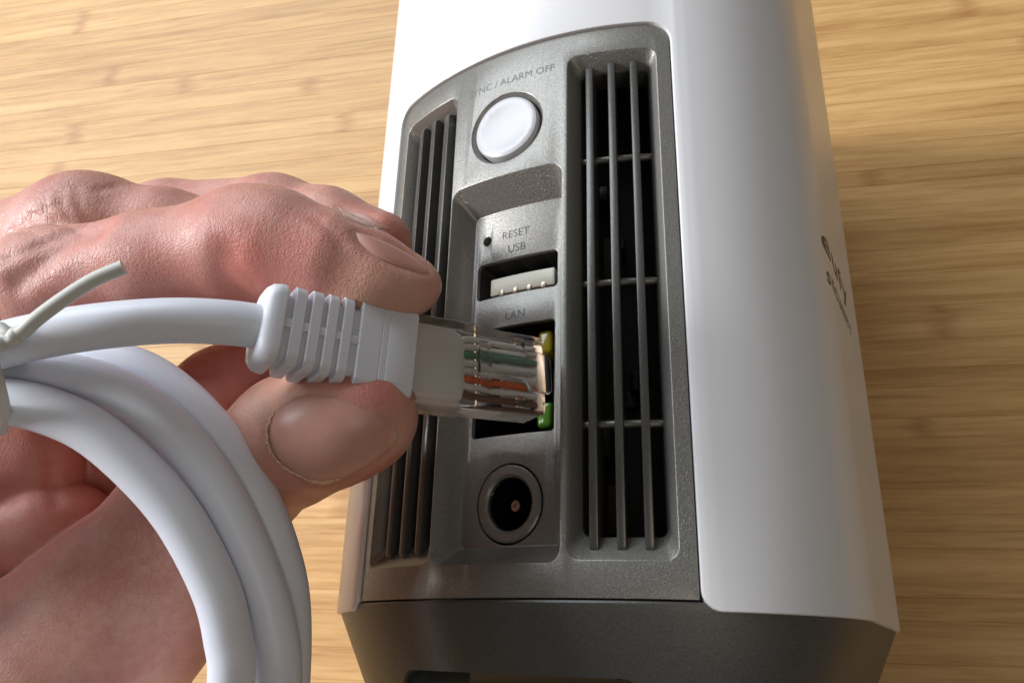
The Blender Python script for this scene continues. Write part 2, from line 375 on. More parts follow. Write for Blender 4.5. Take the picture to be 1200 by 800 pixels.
# shell: a flat sheet with a notch for the panel, wrapped all the way round
PU, PB, PT, SB = 27.7, -35.35, 55.6, -36.7
def arc(cx, cy, r, a0, a1, n=6):
    return [(cx + r * math.cos(math.radians(a0 + (a1 - a0) * k / n)), cy + r * math.sin(math.radians(a0 + (a1 - a0) * k / n))) for k in range(n + 1)]
g = .22
TY = TOPY - 6
ol = [(-HALF, SB), *arc(-PU - g - 2.6, SB + 2.6, 2.6, 270, 360), *arc(-PU - g + 3.6, PT + g - 3.6, 3.6, 180, 90), *arc(PU + g - 3.6, PT + g - 3.6, 3.6, 90, 0), *arc(PU + g + 2.6, SB + 2.6, 2.6, 180, 270), (HALF, SB), (HALF, TY), (-HALF, TY)]
bm = bmesh.new(); loft(bm, [[(x, y_, -1.4) for x, y_ in ol], [(x, y_, .5) for x, y_ in ol]])
bmesh.ops.recalc_face_normals(bm, faces=bm.faces[:])
bevel(bm, .28, 2, 40, lambda e: all(v.co.z > 0 for v in e.verts) and not all(abs(abs(v.co.x) - HALF) < 1e-3 for v in e.verts) and not all(v.co.y > TY - .01 for v in e.verts))
wrap_bm(bm, 1.7, 1.0)
# rounded top
ring = wrap(np.stack([np.linspace(-HALF, HALF, 241)[:-1], np.zeros(240), np.zeros(240)], -1))
nrm2 = wrap(np.stack([np.linspace(-HALF, HALF, 241)[:-1], np.zeros(240), np.ones(240)], -1)) - ring
lv = [(TY, .5)] + [(TY + 6 * math.sin(a), .5 - 6 * (1 - math.cos(a))) for a in np.linspace(.15, math.pi / 2, 8)]
loft(bm, [[tuple(r_ + n_ * ins + np.array([0, yy, 0])) for r_, n_ in zip(ring, nrm2)] for yy, ins in lv], cap0=False)
bmesh.ops.remove_doubles(bm, verts=bm.verts[:], dist=2e-3)
shell = dobj_raw('shell', bm, M_shell, ang=40)
dobj('lettering', text_bm('eufy', 6.4, (67.7, 19.3), .5, .04, 1.15, .07, 26.5), M_logo, shell)
dobj('lettering', text_bm('SECURITY', 2.9, (67.9, 13.5), .5, .04, 1.3, .05, 26.0), M_logo, shell)

# back panel with its recess, vents and holes
pol = [*arc(-PU + 3.4, PT - 3.4, 3.4, 180, 90), *arc(PU - 3.4, PT - 3.4, 3.4, 90, 0), (PU, PB), (-PU, PB)]
slab = bmesh.new(); loft(slab, [[(x, y_, -7.0) for x, y_ in pol], [(x, y_, 0.) for x, y_ in pol]]); bmesh.ops.recalc_face_normals(slab, faces=slab.faces[:])
def well(s):
    a, b_ = sorted((s * 10.9, s * 25.4)); c_, d_ = sorted((s * 12.5, s * 24.5))
    k = .1 * 1.6 / 3
    top = rrect(a - .05, b_ + .05, -30.7, 50.9, 1.8); inn = rrect(c_, d_, -27.4, 48.7, 1.2)
    return [frustum([(inn, -3.0), (top, 0.), ([(x, y_) for x, y_ in top], .6)]), frustum([(inn, -8), (inn, -2.999)])]
rec = frustum([(rrect(-8.9, 8.9, -28.2, 26.9, .9), -4.5), (rrect(-10.6, 10.0, -31.0, 30.6, 2.0), 0.), (rrect(-10.6, 10.0, -31.0, 30.6, 2.0), .6)])
cutters = well(1) + well(-1) + [rec,
    frustum([(rrect(-7.9, 7.9, 11.2, 17.6, .7, 3), -9), (rrect(-7.9, 7.9, 11.2, 17.6, .7, 3), -4)]),
    frustum([(rrect(-7.6, 7.5, -11.9, 5.7, .6, 3), -9), (rrect(-7.6, 7.5, -11.9, 5.7, .6, 3), -4)]),
    frustum([(circle(-6.1, 21.9, .85, 20), -9), (circle(-6.1, 21.9, .85, 20), -4)]),
    frustum([(circle(0, -22.1, 5.9), -9), (circle(0, -22.1, 5.9), -4)]),
    frustum([(circle(-.2, 40, 6.25), -9), (circle(-.2, 40, 6.25), -1.2), (circle(-.2, 40, 6.9), 0.), (circle(-.2, 40, 6.9), .5)])]
pan = cut(slab, cutters)
try:
    b2 = pan.copy(); bevel(b2, .15, 2, 26, lambda e: min(v.co.z for v in e.verts) > -4.9)
    bad = [v for v in b2.verts if abs(v.co.x) > 40 or abs(v.co.y) > 80 or v.co.z > .3]
    if bad: b2.free()
    else: pan.free(); pan = b2
except Exception as ex: print('bevel', ex)
panel = dobj('back_panel', pan, M_panel)
# vent fins and rods
fp = []
def fin_bm(u, y0, y1):
    bm = bmesh.new(); hw = .62; e = .9
    prof = [(y0, -6.5), (y0, -1.9), (y0 + .25, -1.25), (y0 + e, -.85), (y1 - e, -.85), (y1 - .25, -1.25), (y1, -1.9), (y1, -6.5)]
    loft(bm, [[(u - hw, a, b_) for a, b_ in prof], [(u + hw, a, b_) for a, b_ in prof]])
    bmesh.ops.recalc_face_normals(bm, faces=bm.faces[:])
    bevel(bm, .2, 2, 60, lambda e_: all(v.co.z > -3 for v in e_.verts)); return bm
for s in (-1, 1):
    for u in (14.4, 18.1, 21.8):
        dobj('fin', fin_bm(s * u, -29.5, 49.8 if u > 15 else 49.3), M_fin, panel)
    for yy in (33.0, 10.9, -11.4):
        bm = bmesh.new()
        a, b_ = sorted((s * 12.2, s * 24.8))
        loft(bm, [[(uu, yy + .62 * math.cos(q), -4.9 + .62 * math.sin(q)) for q in np.linspace(0, 2 * math.pi, 15)[:-1]] for uu in np.linspace(a, b_, 6)])
        dobj('crossbar', bm, M_rod, panel)
dobj('lettering', text_bm('SYNC / ALARM OFF', 1.95, (.3, 48.9), 0., .02, 1.0), M_ink_l, panel)
dobj('lettering', text_bm('RESET', 2.0, (-.1, 21.4), -4.5, .02, 1.05), M_ink_d, panel)
dobj('lettering', text_bm('USB', 2.0, (.2, 18.7), -4.5, .02, 1.05), M_ink_d, panel)
dobj('lettering', text_bm('LAN', 2.0, (.2, 6.75), -4.5, .02, 1.05), M_ink_d, panel)

# sync button: a dished white disc
bm = bmesh.new()
prof = [(5.95, -4), (5.95, -.35), (5.75, .05), (5.35, .25), (4.8, .28), (4.0, .08), (2.6, -.14), (1.2, -.24), (.05, -.26)]
loft(bm, [[(x - .2, y_ + 40, h) for x, y_ in circle(0, 0, r, 56)] for r, h in prof])
dobj('sync_button', bm, M_button)

# usb port
def liner(u0, u1, y0, y1, h0, h1, r):
    bm = bmesh.new(); o_ = rrect(u0 - .3, u1 + .3, y0 - .3, y1 + .3, r, 3); i_ = rrect(u0, u1, y0, y1, r, 3)
    loft(bm, [[(x, y_, h1) for x, y_ in i_], [(x, y_, h0) for x, y_ in i_], [(x, y_, h0 - .4) for x, y_ in o_], [(x, y_, h1) for x, y_ in o_]], cap0=False, cap1=False)
    v0 = [v for v in bm.verts]
    bm.faces.new([v for v in bm.verts if abs(v.co.z - h0) < 1e-4][:len(i_)])
    return bm
usb = dobj('usb_port', liner(-7.85, 7.85, 11.25, 17.55, -16, -5.2, .6), simple('usb_shell_metal', (.035, .033, .03), .55, .3))
dobj('tongue', box_bm(-5.9, 7.0, 12.1, 15.2, -15.5, -5.6, .35), M_tongue, usb)
for k in range(4):
    u = -3.3 + k * 2.75
    dobj('contact', box_bm(u - .45, u + .45, 11.7, 12.75, -13, -5.35, .12), simple('contact_plate', (.5, .42, .32), .35, .6) if k == 0 else bpy.data.materials['contact_plate'], usb)
# lan port
lan = dobj('lan_port', liner(-7.5, 7.4, -11.8, 5.6, -19, -5.2, .4), M_black)
for yy, m_, nm in ((2.9, M_ledy, 'yellow status light lens'), (-8.75, M_ledg, 'green status light lens')):
    bm = box_bm(3.55, 6.3, yy - 2.0, yy + 2.0, -9.6, -6.4, .75, 4)
    o = dobj('led', bm, m_, lan, 60); o['label'] = nm
for yy in (2.9, -8.75):
    dobj('led_housing', box_bm(4.0, 7.3, yy - 2.3, yy + 2.3, -15, -9.2, .1), M_dark, lan)
dobj('latch_block', box_bm(3.9, 7.3, -6.2, .4, -15, -12.2, .1), M_dark, lan)
# power jack
bm = bmesh.new()
prof = [(3.9, -16), (3.9, -4.75), (4.25, -4.35), (5.35, -4.3), (5.6, -4.5), (5.6, -6.5)]
loft(bm, [[(x, y_, h) for x, y_ in circle(0, -22.1, r, 56)] for r, h in prof], cap0=False, cap1=False)
jack = dobj('power_jack', bm, M_panel)
bm = frustum([(circle(0, -22.1, 3.88, 40), -15.8), (circle(0, -22.1, 3.88, 40), -15.2)]); dobj('socket_floor', bm, M_black, jack)
bm = bmesh.new(); loft(bm, [[(x, y_, h) for x, y_ in circle(0, -22.1, r, 40)] for r, h in [(3.88, -15.2), (3.88, -5.0), (3.7, -5.2), (3.6, -15.2)]], cap0=False, cap1=False); dobj('socket_sleeve', bm, simple('gloss_black', (.006, .006, .007), .12), jack)
bm = bmesh.new(); loft(bm, [[(x, y_, h) for x, y_ in circle(0, -22.1, r, 24)] for r, h in [(.95, -15.5), (.95, -7.0), (.8, -6.6), (.3, -6.6), (.25, -7.2)]]); dobj('centre_pin', bm, M_steel, jack)
# dark chassis behind the vents
ch = bmesh.new()
for a, b_ in ((-26.5, -10.9), (10.9, 26.5)):
    loft(ch, [[(x, y_, h) for x, y_ in ((a, -34), (b_, -34), (b_, 54), (a, 54))] for h in (-19, -16.5)])
chas = dobj('chassis', ch, M_dark)
for s in (-1, 1):
    for k in range(7):
        u = s * rng.uniform(14, 23); yy = rng.uniform(-26, 42); w_ = rng.uniform(.8, 2.2); l_ = rng.uniform(1, 4)
        dobj('component', box_bm(u - w_, u + w_, yy - l_, yy + l_, -16.6, -16.5 + rng.uniform(2, 6), .15), (M_comp, M_dark, M_black)[k % 3], chas)

# base
def ringpts(y_, inset, n=200):
    u = np.linspace(-HALF, HALF, n + 1)[:-1]
    return [tuple(p) for p in wrap(np.stack([u, np.full(n, y_), np.full(n, -inset)], -1))]
bm = bmesh.new()
lv = [(-34.0, 1.6), (-35.55, 1.5), (-35.62, .15), (-35.9, .05), (-37, .35), (-40, 1.75), (-43, 3.15), (-46, 4.55), (-48.5, 5.75), (-50.5, 6.8), (-51, 7.5)]
loft(bm, [ringpts(*q) for q in lv])
bmesh.ops.recalc_face_normals(bm, faces=bm.faces[:])
chn = [(EC - 19, -60), (EC + 19, -60)] + arc(EC + 19 - 3, -44.75 - 3, 3, 0, 90) + arc(EC - 19 + 3, -44.75 - 3, 3, 90, 180)
cb = bmesh.new(); loft(cb, [[(x, y_, -200) for x, y_ in chn], [(x, y_, 40) for x, y_ in chn]]); bmesh.ops.recalc_face_normals(cb, faces=cb.faces[:])
base = dobj_raw('base', cut(bm, [cb]), M_base)
for sx in (-1, 1):
    for z0 in (-17, -100):
        f = box_bm(EC + sx * 17.6 - 2.1, EC + sx * 17.6 + 2.1, -47.3, -44.5, z0 - 5, z0 + 8, .8)
        dobj_raw('rubber_foot', f, M_rubber, base)

# ------------------------------------------------------------------ network cable with plug
def catmull(P, n=14):
    P = np.asarray(P, float); P = np.vstack([2 * P[0] - P[1], P, 2 * P[-1] - P[-2]]); out = []
    for i in range(1, len(P) - 2):
        a, b_, c_, d_ = P[i - 1:i + 3]
        for t in np.linspace(0, 1, n, endpoint=False):
            out.append(.5 * (2 * b_ + (c_ - a) * t + (2 * a - 5 * b_ + 4 * c_ - d_) * t * t + (3 * b_ - a - 3 * c_ + d_) * t ** 3))
    out.append(P[-2]); return np.array(out)
def tube(bm, pts, r, n=20):
    pts = np.asarray(pts); T = np.gradient(pts, axis=0); T /= np.linalg.norm(T, axis=1)[:, None]
    nv = np.cross(T[0], [0.3, .2, 1]); nv /= np.linalg.norm(nv); loops = []
    for k, (p, t) in enumerate(zip(pts, T)):
        nv = nv - t * (nv @ t); nv /= np.linalg.norm(nv); bv = np.cross(t, nv)
        rr = r[k] if hasattr(r, '__len__') else r
        loops.append([tuple(p + rr * (math.cos(a) * nv + math.sin(a) * bv)) for a in np.linspace(0, 2 * math.pi, n + 1)[:-1]])
    loft(bm, loops)
def wobj(name, bm, m, parent, org, ang=32):          # mesh in cam mm -> world minus origin
    P = cam2w(np.array([v.co[:] for v in bm.verts])) - org
    for v, q in zip(bm.verts, P): v.co = q
    return mesh_obj(name, bm, m, parent, ang=ang)

PL0 = pxd(473, 424, 101.0); PL1 = pxd(636, 446, 110.8)   # plug axis: rear, nose
BT0 = pxd(299, 381, 92.0)                                 # rear of the boot
corg = cam2w(pxd(150, 470, 95))
cable = bpy.data.objects.new('network_cable', None); C.objects.link(cable); cable.location = corg
tag(cable, 'coiled white network cable with a ribbed boot and clear plug held at the port', 'cable')
def frame(A, B):
    a = _n(B - A); upc = _up - a * (_up @ a); w = _n(upc); t = np.cross(a, w)
    if t[2] > 0: t = -t
    return a, w, t
def framed(bm, org, a, w, t):
    for v in bm.verts: v.co = Vector(org + a * v.co.x + w * v.co.y + t * v.co.z)
    return bm
aP, wP, tP = frame(PL0, PL1); LP = float(np.linalg.norm(PL1 - PL0))
aB, wB, tB = frame(BT0, PL0); LB = float(np.linalg.norm(PL0 - BT0))
def pobj(name, bm, m, parent, ang=32): return wobj(name, framed(bm, PL0, aP, wP, tP), m, parent, corg, ang)
def bobj(name, bm, m, parent, ang=32): return wobj(name, framed(bm, BT0, aB, wB, tB), m, parent, corg, ang)
# plug body: x along the axis, y across the contacts, z towards the latch side
LPb = LP - 1.2
body = bmesh.new()
def pl_loop(x, hw, zt, zb, r=.5): return [(x, y_, z_) for y_, z_ in rrect(-hw, hw, zb, zt, r, 3)]
loft(body, [pl_loop(-.2, 5.75, 3.0, -3.6), pl_loop(8.6, 5.75, 3.0, -3.6), pl_loop(9.0, 5.55, 2.6, -3.6), pl_loop(LPb - .35, 5.5, 2.4, -3.55), pl_loop(LPb, 5.3, 2.2, -3.35)])
c1 = [box_bm(9.6, 11.2, -3.6, 3.6, 1.7, 4), box_bm(LPb - 4.4, LPb - 3.0, 3.4, 4.8, 1.6, 4), box_bm(LPb - 4.4, LPb - 3.0, -4.8, -3.4, 1.6, 4)]
body = cut(body, c1)
plug = pobj('plug', body, M_clear, cable)
# latch: a narrow tongue rising back from the nose
lt = bmesh.new()
lsec = [(0, 0, 0, 0), (LPb + .9, 2.3, 2.75, 2.1), (LPb + .3, 2.7, 3.0, 2.25), (LPb - 1.4, 2.9, 3.3, 2.55), (LPb - 3.0, 2.9, 3.5, 2.8), (LPb - 3.6, 1.75, 3.6, 2.9), (LPb - 8.0, 1.6, 4.3, 3.6), (LPb - 11.0, 1.6, 4.7, 4.0)]
loft(lt, [pl_loop(x, hw, zt, zb, .25) for x, hw, zt, zb in lsec[1:]])
pobj('latch', lt, M_clear, plug)
# what shows inside: pale cable end, eight coloured wires, contacts
ins = bmesh.new()
loft(ins, [pl_loop(x, hw, zt, zb, 1.2) for x, hw, zt, zb in [(-.4, 5.0, 1.9, -2.8), (4.0, 4.9, 1.9, -2.8), (6.4, 4.75, 1.7, -2.7), (7.4, 4.4, 1.4, -2.4), (7.8, 3.6, 1.0, -2.0)]])
pobj('strain_insert', ins, simple('pale_insert', (.80, .75, .73), .45), plug)
wc = [('orange', (.62, .12, .02)), ('white', (.7, .66, .6)), ('green', (.10, .24, .13)), ('white', None), ('blue', (.05, .08, .22)), ('white', None), ('brown', (.14, .06, .03)), ('white', None)]
order = [7, 1, 6, 3, 4, 2, 0, 5]
for k, ix in enumerate([1, 3, 2, 5, 7, 0, 1, 6]):
    nm, col = wc[ix]
    mn = nm + '_wire'
    m_ = bpy.data.materials.get(mn) or simple(mn, col if col else (.7, .66, .6), .45)
    yy = 3.9 - k * 1.115; bm = bmesh.new()
    tube(bm, catmull([(6.0, yy * .75, .5), (8.0, yy * .95, .7), (11, yy, .4), (LPb - .7, yy, .1)], 5), .47, 10)
    pobj('wire', bm, m_, plug)
    pobj('contact', box_bm(LPb - 5.0, LPb - 1.0, yy - .16, yy + .16, -3.1, -2.0), M_gold, plug)
# boot
def bt(x, hw, zt, zb, r=1.4): return [(x, y_, z_) for y_, z_ in rrect(-hw, hw, zb, zt, r, 5)]
k = LB / 18.6
bb = bmesh.new()
loft(bb, [bt(x * k, *q) for x, *q in [(11.2, 5.3, 3.4, -3.4, 1.0), (11.35, 5.5, 3.6, -3.6, 1.0), (13.9, 5.6, 3.62, -3.62, .9), (13.95, 5.52, 3.55, -3.55, .9), (14.08, 5.52, 3.55, -3.55, .9), (14.13, 5.62, 3.64, -3.64, .9), (18.3, 5.75, 3.66, -3.66, .8), (18.6, 5.6, 3.5, -3.5, .8)]])
loft(bb, [bt(x * k, *q) for x, *q in [(.1, 3.9, 2.9, -2.9, 2.2), (.25, 4.4, 3.3, -3.3, 2.2), (.8, 4.8, 3.65, -3.65, 2.0), (1.6, 4.9, 3.75, -3.75, 1.7), (2.2, 4.85, 3.75, -3.75, 1.5), (2.45, 4.6, 3.5, -3.5, 1.4)]])
loft(bb, [bt(x * k, *q) for x, *q in [(1.5, 4.0, 2.75, -2.75, 1.6), (12.5, 4.7, 2.95, -2.95, 1.4)]])
boot = bobj('boot', bb, M_boot, cable, 40)
for j, (x0, x1) in enumerate(((3.2, 4.6), (5.2, 6.55), (7.15, 8.45), (9.05, 10.3))):
    s_ = 4.9 + .14 * j
    r1 = bmesh.new(); loft(r1, [bt(x * k, *q) for x, *q in [(x0, s_ - .15, 3.45, -3.45, 1.3), (x0 + .12, s_, 3.6, -3.6, 1.3), (x1 - .12, s_, 3.6, -3.6, 1.3), (x1, s_ - .15, 3.45, -3.45, 1.3)]])
    bobj('rib', r1, M_boot, boot, 40)
for z0, z1 in ((2.4, 3.45), (-3.45, -2.4)):
    bobj('spine', box_bm(2.2 * k, 12 * k, -.55, .55, z0, z1, .15), M_boot, boot)
for y0, y1 in ((3.0, 4.25), (-4.25, -3.0)):
    bobj('spine', box_bm(2.2 * k, 12 * k, y0, y1, -.6, .6, .15), M_boot, boot)
# raised border on the boot's block
bobj('window_border', box_bm(14.9 * k, 17.7 * k, -4.4, 4.4, 3.3, 3.72, .1), M_boot, boot)
# the cable: out of the boot, then loops of the coil, one continuous run
def off(i, j, x0):   # the part of each loop beyond the picture
    s_ = 1 + .02 * i; d = j
    return [(x0 - 10, 920, d), (x0 - 70, 1035, d), (90, 1130 * s_, d), (-120, 1150 * s_, d + 1), (-290, 1060, d + 2), (-385 * s_, 900, d + 2), (-375 * s_, 730, d + 1), (-270 * s_, 580, d)]
D_ = [(271, 800), (267, 745), (252, 687), (213, 612), (168, 557), (112, 508), (58, 482), (0, 470), (-70, 474), (-160, 505)]
C_ = [(327, 800), (318, 722), (290, 643), (250, 566), (200, 503), (150, 463), (95, 443), (40, 438), (-10, 441), (-80, 455), (-165, 495)]
B_ = [(338, 800), (338, 705), (324, 640), (298, 575), (262, 520), (215, 468), (160, 432), (100, 424), (40, 432), (-15, 440), (-80, 452), (-160, 490)]
E_ = [(304, 800), (298, 722), (270, 640), (218, 562), (165, 510), (112, 478), (60, 460), (0, 452), (-70, 460), (-160, 500)]
def rev(l, d): return [(x, y_, d + (dd if not callable(d) else 0)) for x, y_ in l for dd in (0,)]
A_ = [(330, 389, 93.4), (307, 383, 92.2), (255, 377, 90.6), (190, 376, 89.2), (110, 383, 88.0), (40, 395, 87.5), (-20, 412, 87.8), (-90, 445, 89), (-190, 510, 91)]
# off() runs downwards; reversed it runs up the left side, so flip each to go top-left -> bottom-right
path = A_ + off(0, 89, 262)[::-1] + rev(D_, 88.2) + off(1, 94, 322)[::-1] + rev(C_, 92.3) + off(2, 100.5, 300)[::-1] + rev(E_, 99.3) + off(3, 98.5, 336)[::-1] + rev(B_, 96.8) + [(-250, 560, 103), (-320, 660, 104)]
bm = bmesh.new(); tube(bm, catmull([pxd(*p) for p in path], 7), 2.6, 22)
wobj('cord', bm, M_cable, cable, corg, 60)

# twist tie
torg = cam2w(pxd(2, 440, 88))
tie = bpy.data.objects.new('twist_tie', None); C.objects.link(tie); tie.location = torg
tag(tie, 'short pale twist tie with a sticking-out end wound round the coiled cable', 'twist tie')
bm = bmesh.new()
lp = [pxd(-6 + 8 * math.sin(2 * a) + a * 3, 438 + 66 * math.sin(a), 92.4 - 9.6 * math.cos(a)) for a in np.linspace(-2.2, 2 * math.pi - 2.5, 40)]
tube(bm, lp, .7, 10); wobj('loop', bm, M_tie, tie, torg, 60)
bm = bmesh.new(); tube(bm, catmull([pxd(*p) for p in [(-14, 408, 83.6), (2, 396, 83.0), (12, 401, 82.6), (19, 392, 83.0), (27, 388, 83.0), (45, 372, 83.0), (75, 350, 83.4), (110, 328, 84.0), (145, 313, 84.6)]], 6), [.85] * 6 + [.62] * 8 + [.85] * 6 + [.8] * 29, 12); wobj('free_end', bm, M_tie, tie, torg, 60)
bm = bmesh.new(); tube(bm, catmull([pxd(*p) for p in [(-20, 392, 83.5), (-4, 404, 82.2), (8, 396, 83.6), (-2, 385, 84.5), (-18, 398, 83.5)]], 6), .8, 12); wobj('twist', bm, M_tie, tie, torg, 60)

# ------------------------------------------------------------------ the hand (implicit surface in cam mm, meshed with surface nets)
def P(px, py, d): return pxd(px, py, d)
# each finger: list of (point, radius)
index = [(P(-40, 372, 116), 10.0), (P(60, 340, 110), 7.9), (P(180, 309, 106), 6.6), (P(285, 288, 104.0), 7.1), (P(330, 291, 102.6), 6.7), (P(385, 306, 101.4), 5.9), (P(436, 321, 101.2), 4.9), (P(474, 335, 101.8), 3.9)]
thumb = [(P(-160, 930, 116), 16), (P(72, 792, 110), 15.3), (P(142, 716, 110.5), 13.0), (P(218, 614, 112), 9.8), (P(280, 561, 111), 8.6), (P(345, 514, 104.0), 8.0), (P(396, 496, 100.2), 7.2), (P(430, 489, 99.0), 6.0)]
middle = [(P(-60, 376, 131), 13), (P(40, 306, 125), 9.5), (P(108, 276, 121.5), 8.0), (P(190, 272, 120), 6.2), (P(285, 290, 119), 6.5), (P(330, 330, 121), 6.5), (P(320, 400, 124), 6.2)]
ring = [(P(60, 300, 140), 9), (P(200, 267, 133), 7.6), (P(322, 260, 127), 7.2), (P(384, 268, 123), 6.0), (P(446, 284, 119), 4.7)]
pinky = [(P(-80, 640, 138), 8), (P(60, 590, 132), 8.2), (P(180, 520, 127), 7.6), (P(262, 463, 123), 7.2), (P(300, 440, 121), 6.6)]
curl1 = [(P(-140, 660, 122), 8), (P(-20, 632, 116.5), 7.2), (P(55, 618, 115.5), 6.4), (P(92, 606, 117), 4.6)]
curl2 = [(P(-120, 560, 122), 8.6), (P(-20, 545, 117), 7.6), (P(35, 546, 118), 6.8), (P(60, 575, 121), 5.6)]
palm = [(P(-60, 380, 128), 16), (P(-230, 560, 133), 22), (P(-420, 800, 138), 25), (P(-640, 1060, 142), 26)]
palm2 = [(P(-160, 900, 120), 15), (P(-330, 880, 132), 22), (P(-640, 1060, 142), 24)]
palm3 = [(P(-10, 640, 131), 10), (P(-120, 760, 128), 14), (P(-230, 860, 128), 17)]
fill = [(P(120, 590, 131), 8), (P(20, 690, 126), 9)]
SIDE = {}
def chain_sdf(X, ch, k):
    d = None
    for (a, ra), (b_, rb) in zip(ch[:-1], ch[1:]):
        ba = (b_ - a).astype(np.float32); pa = X - a.astype(np.float32)
        t = np.clip((pa @ ba) / float(ba @ ba), 0, 1)
        q = np.linalg.norm(pa - t[:, None] * ba, axis=1) - (ra + (rb - ra) * t)
        d = q if d is None else smin(d, q, k)
    return d
def smin(a, b, k):
    h = np.clip(.5 + .5 * (b - a) / k, 0, 1)
    return b + (a - b) * h - k * h * (1 - h)
def blob(X, c, r, axes=None):
    q = (X - c.astype(np.float32))
    r = np.array(r, np.float32)
    k0 = np.linalg.norm(q / r, axis=1); k1 = np.linalg.norm(q / (r * r), axis=1) + 1e-6
    return k0 * (k0 - 1) / k1
# thumb tip: a broad pad flattened towards the nail
aT = _n(P(452, 497, 102) - P(300, 552, 110))
def ell(X, c, A, r):
    q = (X - c.astype(np.float32)) @ np.array(A, np.float32).T; r = np.array(r, np.float32)
    k0 = np.linalg.norm(q / r, axis=1); k1 = np.linalg.norm(q / (r * r), axis=1) + 1e-6
    return k0 * (k0 - 1) / k1
def basis(a, hint):
    a = _n(a); b_ = _n(np.array(hint) - a * (np.array(hint) @ a)); return [a, b_, np.cross(a, b_)]
BT = basis(P(455, 487, 97.5) - P(345, 520, 104), (0.15, .45, -1.0))
def hand_sdf(X):
    X = X.astype(np.float32)
    th = chain_sdf(X, thumb, 3.0)
    th = smin(th, ell(X, P(405, 488, 99.4), BT, (8.7, 6.6, 7.0)), 2.5)
    ix = chain_sdf(X, index, 2.5)
    ix = smin(ix, blob(X, P(306, 276, 104.0), (6.8, 5.7, 6.8)), 3)           # middle joint
    ix = smin(ix, blob(X, P(448, 334, 101.4), (7.4, 4.0, 5.4)), 2)           # pad
    ix = smin(ix, blob(X, P(72, 322, 109.5), (8, 5.6, 7)), 3.5)
    md = chain_sdf(X, middle, 3.0)
    md = smin(md, blob(X, P(100, 264, 121), (9.5, 7.4, 8)), 4)
    rg = chain_sdf(X, ring, 2.5); pk = chain_sdf(X, pinky, 2.5)
    c1 = chain_sdf(X, curl1, 2.5); c2 = chain_sdf(X, curl2, 2.5)
    pm = smin(chain_sdf(X, palm, 6), chain_sdf(X, palm2, 6), 8)
    pm = smin(pm, chain_sdf(X, palm3, 5), 7); pm = smin(pm, chain_sdf(X, fill, 4), 3)
    d = smin(pm, th, 4.0)
    d = smin(d, smin(ix, md, 1.2), 4.5)
    # webs stay sharp between neighbouring fingers
    d = smin(d, rg, .8); d = smin(d, pk, .9); d = smin(d, c1, .8); d = smin(d, c2, .8)
    return d
H = .55
lo = np.array([-152., -28., 86.]); dims = np.array([148, 165, 82]); BL = 8
nb = np.ceil(dims / (H * BL)).astype(int); nn = nb * BL
grid = np.full(nn, 5., np.float32)
bc = np.stack(np.meshgrid(*[np.arange(n) for n in nb], indexing='ij'), -1).reshape(-1, 3)
cen = lo + (bc * BL + BL / 2) * H
dc = hand_sdf(cen); near = np.abs(dc) < BL * H * .5 * 1.7321 + 1.5
far_in = (dc < 0) & ~near
for b_ in bc[far_in]: grid[b_[0] * BL:b_[0] * BL + BL, b_[1] * BL:b_[1] * BL + BL, b_[2] * BL:b_[2] * BL + BL] = -5
loc = np.stack(np.meshgrid(*[np.arange(BL)] * 3, indexing='ij'), -1).reshape(-1, 3)
sel = bc[near]
for s0 in range(0, len(sel), 600):
    blk = sel[s0:s0 + 600]
    idx = (blk[:, None, :] * BL + loc[None]).reshape(-1, 3)
    grid[idx[:, 0], idx[:, 1], idx[:, 2]] = hand_sdf(lo + idx * H)
for ax_ in range(3):
    s = [slice(None)] * 3
    for e_ in (0, -1):
        s[ax_] = e_; grid[tuple(s)] = np.maximum(grid[tuple(s)], .3)
# surface nets
ins_ = grid < 0
cs = np.zeros(np.array(grid.shape) - 1, np.int8)
for dx in (0, 1):
    for dy in (0, 1):
        for dz in (0, 1): cs += ins_[dx:dx + cs.shape[0], dy:dy + cs.shape[1], dz:dz + cs.shape[2]]
cells = np.argwhere((cs > 0) & (cs < 8)); vid = np.full(cs.shape, -1, np.int64); vid[tuple(cells.T)] = np.arange(len(cells))
acc = np.zeros((len(cells), 3)); cnt = np.zeros(len(cells))
cor = [np.array([a, b_, c_]) for a in (0, 1) for b_ in (0, 1) for c_ in (0, 1)]
for i in range(8):
    for j in range(i + 1, 8):
        if np.abs(cor[i] - cor[j]).sum() != 1: continue
        va = grid[tuple((cells + cor[i]).T)]; vb = grid[tuple((cells + cor[j]).T)]
        m_ = (va < 0) != (vb < 0); t = np.where(m_, va / np.where(m_, va - vb, 1), 0)
        acc += (cor[i] + t[:, None] * (cor[j] - cor[i])) * m_[:, None]; cnt += m_
V = lo + (cells + acc / cnt[:, None]) * H
F = []
for ax_ in range(3):
    e = np.eye(3, dtype=int)[ax_]; u_, v_ = np.eye(3, dtype=int)[(ax_ + 1) % 3], np.eye(3, dtype=int)[(ax_ + 2) % 3]
    A0 = ins_[tuple(slice(1, n - 1 if True else None) for n in grid.shape)]
    base_i = np.stack(np.meshgrid(*[np.arange(1, n - 1) for n in grid.shape], indexing='ij'), -1).reshape(-1, 3)
    a = ins_[tuple(base_i.T)]; b_ = ins_[tuple((base_i + e).T)]
    q = base_i[a != b_]; flip = a[a != b_]
    ok = np.all(q + e < np.array(grid.shape) - 1, axis=1) | True
    quad = np.stack([vid[tuple((q - u_ - v_).T)], vid[tuple((q - v_).T)], vid[tuple(q.T)] if True else None, vid[tuple((q - u_).T)]], 1)
    quad[flip] = quad[flip][:, ::-1]
    F.append(quad[(quad >= 0).all(1)])
F = np.concatenate(F)
